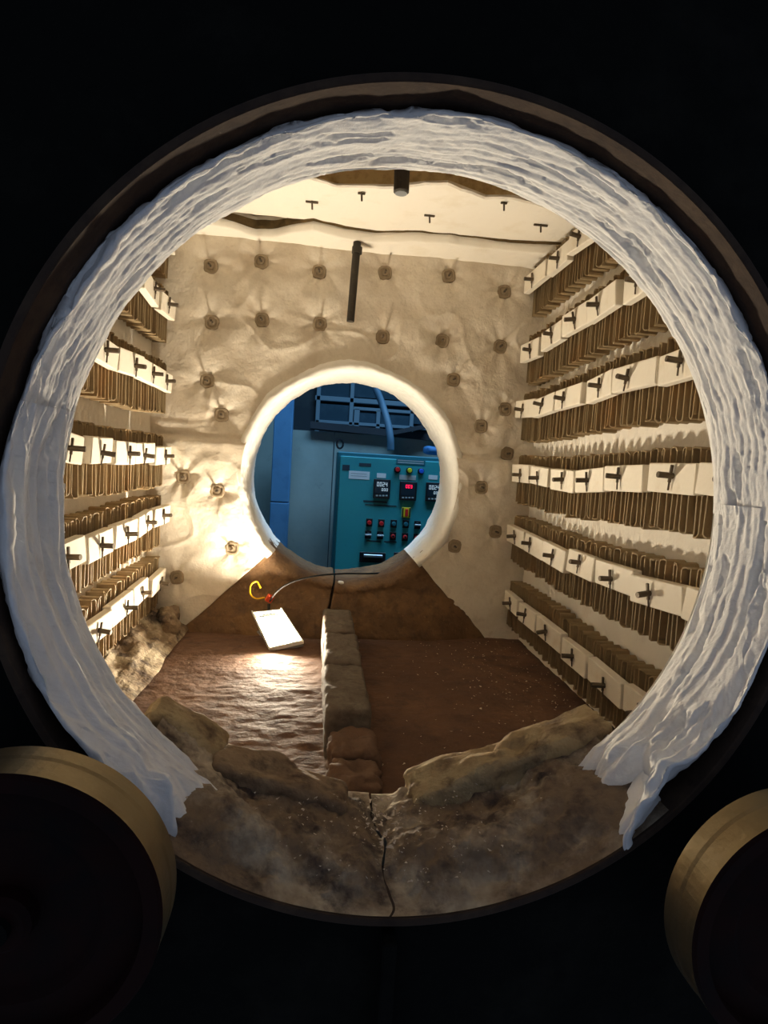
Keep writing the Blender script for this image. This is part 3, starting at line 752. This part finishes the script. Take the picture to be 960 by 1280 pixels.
# ------------------------------------------------------------------ wheels in front
def wheel(u, v_, rpx, label):
    yb, yf = 0.462, 0.418
    c = on_y(u, v_, yb); r = rpx*yb/F
    e = empty('door_wheel', (c[0], (yb + yf)/2, c[2] - r))
    obj('tread', lathe_y([(r - 0.016, yb), (r - 0.002, yb), (r, yb - 0.002), (r, yb - 0.016), (r - 0.0006, yb - 0.020), (r - 0.0006, yf + 0.012), (r - 0.0005, yf + 0.008), (r - 0.0005, yf + 0.003)], c[0], c[2], 96), M['tread'], e, smooth=False)
    obj('rim', lathe_y([(r - 0.0005, yf + 0.003), (r - 0.003, yf), (r - 0.014, yf), (r - 0.016, yf + 0.012)], c[0], c[2], 96), M['wheel_face'], e, smooth=False)
    w = obj('web', lathe_y([(0.022, yf + 0.012), (r*0.55, yf + 0.014), (r*0.62, yf + 0.008), (r - 0.016, yf + 0.012), (r - 0.016, yf + 0.022), (0.022, yf + 0.024)], c[0], c[2], 64), M['wheel_face'], e, smooth=False)
    obj('hub', lathe_y([(0.0005, yf - 0.004), (0.018, yf - 0.004), (0.022, yf), (0.022, 0.50), (0.0005, 0.50)], c[0], c[2], 32), M['wheel_face'], e)
    obj('axle', tube([(c[0], yf - 0.010, c[2]), (c[0], 0.54, c[2])], 0.010, 12), M['shell'], e)
    return tag(e, label, 'wheel', 'wheels in front of the furnace')
wheel(38, 1102, 178, 'dark wheel with worn brass coloured tread at the lower left')
wheel(970, 1124, 174, 'dark wheel with worn brass coloured tread at the lower right')

# ------------------------------------------------------------------ workshop behind the furnace
shell2 = obj('wall_near_room', plate_with_hole(-2.4, 3.4, -1.0, 3.0, 2.245, RH + 0.03), M['shell'])
struct(shell2, 'black rear casing of the furnace facing the workshop', 'wall')
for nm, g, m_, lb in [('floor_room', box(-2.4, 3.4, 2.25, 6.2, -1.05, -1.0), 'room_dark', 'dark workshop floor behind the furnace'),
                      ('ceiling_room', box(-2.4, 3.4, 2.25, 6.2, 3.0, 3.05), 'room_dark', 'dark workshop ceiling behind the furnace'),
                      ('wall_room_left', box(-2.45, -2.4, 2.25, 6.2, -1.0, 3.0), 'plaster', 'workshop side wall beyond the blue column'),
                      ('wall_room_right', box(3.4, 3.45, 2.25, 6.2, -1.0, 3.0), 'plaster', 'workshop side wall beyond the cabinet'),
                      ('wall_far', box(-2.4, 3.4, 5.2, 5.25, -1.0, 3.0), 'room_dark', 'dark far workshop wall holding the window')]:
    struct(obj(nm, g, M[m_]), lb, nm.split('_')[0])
def pbox(u0, v0, u1, v1, Y, d, b=0.0):
    """box on the plane Y facing the furnace, spanning the given size, front face at Y"""
    c = on_y((u0+u1)/2, (v0+v1)/2, Y); w, h = abs(u1-u0)*Y/F, abs(v1-v0)*Y/F
    return bbox(c[0], Y + d/2, c[2], w, d, h, b)
# partition
Yp = 3.72
pc = on_y(455, 543, Yp); xl = on_y(361, 620, Yp)[0]
part = empty('partition', (xl + 0.8, Yp, -1.0))
jx = on_y(413, 640, Yp)[0]
obj('panel', box(xl, jx - 0.003, Yp, Yp + 0.06, -1.0, pc[2]), M['plaster'], part)
obj('panel', box(jx + 0.003, xl + 1.7, Yp, Yp + 0.06, -1.0, pc[2]), M['plaster'], part)
a, b = on_y(388, 531, Yp - 0.02), on_y(560, 549, Yp - 0.02)
obj('ledge', [(x, y, z + dz) for x, z in ((a[0], a[2]), (b[0], b[2])) for y in (Yp - 0.04, Yp + 0.12) for dz in (-0.03, 0.03)] and ([(x, y, z + dz) for x, z in ((a[0], a[2]), (b[0], b[2] - 0.0)) for y in (Yp - 0.04, Yp + 0.12) for dz in (-0.022, 0.022)], box(0, 1, 0, 1, 0, 1)[1]), M['beam'], part)
tag(part, 'pale blue green partition panel behind the control cabinet', 'partition')
# plank on the ledge
a, b = on_y(490, 541, Yp - 0.1), on_y(536, 532, Yp - 0.1)
tag(obj('plank', ([(x, y, z + dz) for x, z in ((a[0], a[2]), (b[0], b[2])) for y in (Yp - 0.14, Yp) for dz in (-0.015, 0.012)], box(0, 1, 0, 1, 0, 1)[1]), M['beam']), 'dark plank lying slanted on the ledge beside the pipe', 'plank')
# left panel and column
x0, x1 = on_y(250, 620, 3.95)[0], on_y(341, 620, 3.95)[0]
tag(obj('side_panel', box(x0, x1, 3.95, 4.0, -1.0, 0.95), M['plaster']), 'grey green panel left of the blue column', 'panel')
Yc = 3.5
x0, x1 = on_y(338.5, 610, Yc)[0], on_y(361.5, 610, Yc)[0]; zj = on_y(350, 628, Yc)[2]
col_ = empty('steel_column', ((x0+x1)/2, Yc + 0.05, -1.0))
obj('shaft', bbox((x0+x1)/2, Yc + 0.06, (zj - 1.0)/2, x1 - x0, 0.12, zj + 1.0 - 0.004, 0.004), M['column'], col_)
obj('shaft', bbox((x0+x1)/2, Yc + 0.06, (zj + 3.0)/2, x1 - x0, 0.12, 3.0 - zj - 0.004, 0.004), M['column'], col_)
tag(col_, 'blue painted steel column seen through the far hole', 'column')
# window
win = struct(empty('window_1', on_y(460, 540, 5.1)), 'blue grey framed window high on the far workshop wall', 'window')
for g in [(395, 500, 560, 506), (437, 470, 442, 545), (442, 511, 520, 515), (442, 511, 449, 545), (470, 513, 475, 545), (512, 511, 517, 545), (395, 530, 560, 534), (395, 470, 400, 545)]:
    obj('window_frame', pbox(*g, 5.12, 0.05, 0.004), M['frame'], win)
for g in [(400, 506, 437, 531), (449, 515, 470, 531), (475, 515, 512, 531), (517, 506, 560, 531), (400, 470, 437, 500), (442, 470, 560, 500)]:
    obj('pane', pbox(*g, 5.15, 0.01), M['pane'], win)
# pipe down to the cabinet
pth = smooth_path([on_y(462, 466, 3.55), on_y(470, 486, 3.52), on_y(478, 506, 3.5), on_y(485, 530, 3.45), on_y(488, 548, 3.42), on_y(488.5, 563, 3.42)], 8)
tag(obj('conduit', tube(pth, 0.021, 12), M['conduit'], smooth=True), 'curved blue grey conduit pipe running down into the control cabinet', 'pipe')

# control cabinet
YC = 3.30
c0, c1 = on_y(418, 640, YC)[0], on_y(420, 640, YC)[0] + 0.66
zt = on_y(470, 567, YC)[2]; zb = zt - 0.92
cab = empty('control_cabinet', ((c0 + c1)/2, YC + 0.13, zb))
obj('body', bbox((c0+c1)/2, YC + 0.14, (zt+zb)/2, c1 - c0, 0.24, zt - zb, 0.006), M['teal_dark'], cab)
door = obj('door', bbox((c0+c1)/2 + 0.006, YC + 0.009, (zt+zb)/2 - 0.006, c1 - c0 - 0.022, 0.022, zt - zb - 0.036, 0.004), M['teal'], cab)
for x in (c0 + 0.05, c1 - 0.05): obj('foot', box(x - 0.03, x + 0.03, YC + 0.05, YC + 0.22, -1.0, zb), M['teal_dark'], cab)
eb = on_y(425, 555, YC + 0.1)
ring_pts = [eb + [0.018*math.cos(k*math.pi/8), 0, 0.026*math.sin(k*math.pi/8)] for k in range(17)]
obj('lifting_eye', tube(ring_pts, 0.006, 6), M['plastic'], cab)
Yd = YC - 0.002
def part_box(name, g, m_, d=0.012, b=0.001, parent=None, lab=None):
    c = on_y((g[0]+g[2])/2, (g[1]+g[3])/2, Yd); w, h = (g[2]-g[0])*Yd/F, (g[3]-g[1])*Yd/F
    o = obj(name, bbox(c[0], Yd - d/2, c[2], w, d, h, b), M[m_], parent or door)
    if lab: o['label'] = lab
    return o
def knob(name, u, v_, r, d, m_, parent=None, y0=Yd, n=16, lab=None):
    c = on_y(u, v_, Yd); o = obj(name, lathe_y([(r, y0), (r, y0 - d*0.7), (r*0.8, y0 - d), (0.0004, y0 - d)], c[0], c[2], n), M[m_], parent or door)
    if lab: o['label'] = lab
    return o
SEG = {'0': 'abcdef', '2': 'abged', '4': 'fgbc', '3': 'abgcd', '8': 'abcdefg', '1': 'bc', '5': 'afgcd'}
def digits(text, u, v_, w, h, m_, parent, y):
    c = on_y(u, v_, Yd); S_ = Yd/F; gs = []; W_, H_ = w*S_, h*S_; cw = W_/len(text); t_ = cw*0.16
    for k, chh in enumerate(text):
        x0 = c[0] - W_/2 + k*cw + cw*0.12; x1 = x0 + cw*0.70; z0, z1, zm = c[2] - H_/2, c[2] + H_/2, c[2]
        R_ = {'a': (x0, x1, z1 - t_, z1), 'd': (x0, x1, z0, z0 + t_), 'g': (x0, x1, zm - t_/2, zm + t_/2), 'f': (x0, x0 + t_, zm, z1), 'e': (x0, x0 + t_, z0, zm), 'b': (x1 - t_, x1, zm, z1), 'c': (x1 - t_, x1, z0, zm)}
        for s_ in SEG[chh]:
            q_ = R_[s_]; gs.append(box(q_[0], q_[1], y - 0.0012, y, q_[2], q_[3]))
    return obj('digits', join(*gs), M[m_], parent)
# temperature controllers
for (u0, v0, u1, v1, top, bot, m_) in [(466.5, 599, 487.5, 623, '0024', '000', 'digit_white'), (499, 602, 520.5, 625.5, '003', None, 'digit_red'), (531.5, 603, 552, 627, '0024', '000', 'digit_white')]:
    c_ = part_box('controller', (u0, v0, u1, v1), 'plastic', 0.016, 0.002)
    sc = part_box('display', (u0 + 2, v0 + 2.2, u1 - 2, v1 - 6), 'screen', 0.0172, 0.0004, c_)
    cu = (u0 + u1)/2
    if bot:
        digits(top, cu + 0.5, v0 + 6.3, 14, 5.2, m_, c_, Yd - 0.0172); digits(bot, cu + 3.5, v0 + 13, 8.5, 3.4, m_, c_, Yd - 0.0172)
    else:
        digits(top, cu + 1, v0 + 6, 9, 4.2, m_, c_, Yd - 0.0172)
    for k in range(4): part_box('key', (u0 + 3 + 4*k, v1 - 4.6, u0 + 5.6 + 4*k, v1 - 2.8), 'sticker_grey', 0.0175, 0.0003, c_)
# pilot lights
for (u, v_, m_, lb) in [(496.5, 587, 'red', 'red pilot light'), (511.5, 588, 'yel', 'yellow pilot light'), (526, 589, 'blue', 'blue pilot light')]:
    b_ = knob('pilot_light', u, v_, 0.019, 0.012, 'plastic', lab=lb); knob('lamp_cap', u, v_, 0.0135, 0.018, m_, b_, Yd - 0.012)
# rotary main switch
s_ = part_box('rotary_switch', (502, 634, 513, 647), 'yel', 0.010, 0.001, lab='yellow rotary switch with red handle')
part_box('switch_handle', (506, 636, 509.5, 645), 'red', 0.026, 0.001, s_)
part_box('switch_side', (502.3, 634.5, 504.0, 646.5), 'plastic', 0.0112, 0.0005, s_)
part_box('switch_side', (511.0, 634.5, 512.7, 646.5), 'plastic', 0.0112, 0.0005, s_)
# push buttons and selectors
for (u, v_, kind) in [(461.5, 653, 'red'), (476.5, 654, 'red'), (492, 654.5, 'blk'), (507, 655, 'blk'), (521.5, 656, 'sel'), (460, 668, 'sel'), (475, 669, 'sel'), (491, 670, 'ring'), (506, 671, 'ring'), (520.5, 672, 'ring')]:
    b_ = part_box('push_button', (u - 4, v_ - 5, u + 4, v_ + 5), 'plastic', 0.008, 0.001)
    if kind == 'red': knob('button_cap', u, v_, 0.0125, 0.018, 'red', b_, Yd - 0.008, lab='red button cap')
    elif kind == 'blk': knob('button_cap', u, v_, 0.0125, 0.014, 'teal_dark', b_, Yd - 0.008)
    elif kind == 'sel':
        knob('selector', u, v_, 0.0140, 0.012, 'plastic', b_, Yd - 0.008); part_box('selector_lever', (u - 4, v_ - 1, u + 4, v_ + 1), 'steel', 0.030, 0.001, b_)
    else:
        knob('button_ring', u, v_, 0.0120, 0.010, 'red', b_, Yd - 0.008, lab='dull red button ring'); knob('button_cap', u, v_, 0.0075, 0.014, 'plastic', b_, Yd - 0.008)
# stickers, plates, handle
st = part_box('sticker', (436, 589, 462, 599), 'sticker', 0.0015, 0.0002)
for k in range(2): part_box('print', (438.5, 591.6 + 3*k, 458.5, 592.5 + 3*k), 'sticker_grey', 0.0019, 0.0001, st)
for g in [(471, 591.5, 482.5, 597.5), (535.5, 594, 547, 599.5)]: part_box('tag_plate', g, 'sticker', 0.0016, 0.0002)
part_box('tag_plate', (499, 594, 520, 600), 'sticker_grey', 0.0016, 0.0002)
tp = part_box('title_plate', (495, 574, 532, 581), 'teal_dark', 0.0016, 0.0002)
for k in range(2): part_box('print', (497, 575.6 + 2.6*k, 530, 576.8 + 2.6*k), 'sticker_grey', 0.002, 0.0001, tp)
for g in [(454, 626, 484, 628), (456, 631, 496, 632.4), (458, 675.5, 476, 677), (480, 676.5, 496, 678)]: part_box('marking', g, 'print', 0.0014, 0.0001)
for g in [(428, 581, 437, 588), (449, 579, 464, 583)]: part_box('smudge_label', g, 'print', 0.0012, 0.0002)
hb = part_box('handle', (449, 690, 482, 703), 'plastic', 0.010, 0.002)
part_box('grip', (454, 692.5, 478, 696), 'steel', 0.028, 0.002, hb)
part_box('lock', (492, 690, 500, 698), 'plastic', 0.014, 0.002)
tag(cab, 'teal control cabinet with displays and buttons beyond the far hole', 'cabinet')
g = transform(rock(0.11, 0.08, 0.05, 8, 0.9, 0.012, 900, 30), on_y(541, 567, 3.40) + [0, 0, 0.018], (0, 0, 0.2))
tag(obj('plastic_bag', g, M['bag'], smooth=True), 'crumpled blue bag lying on top of the control cabinet', 'bag')
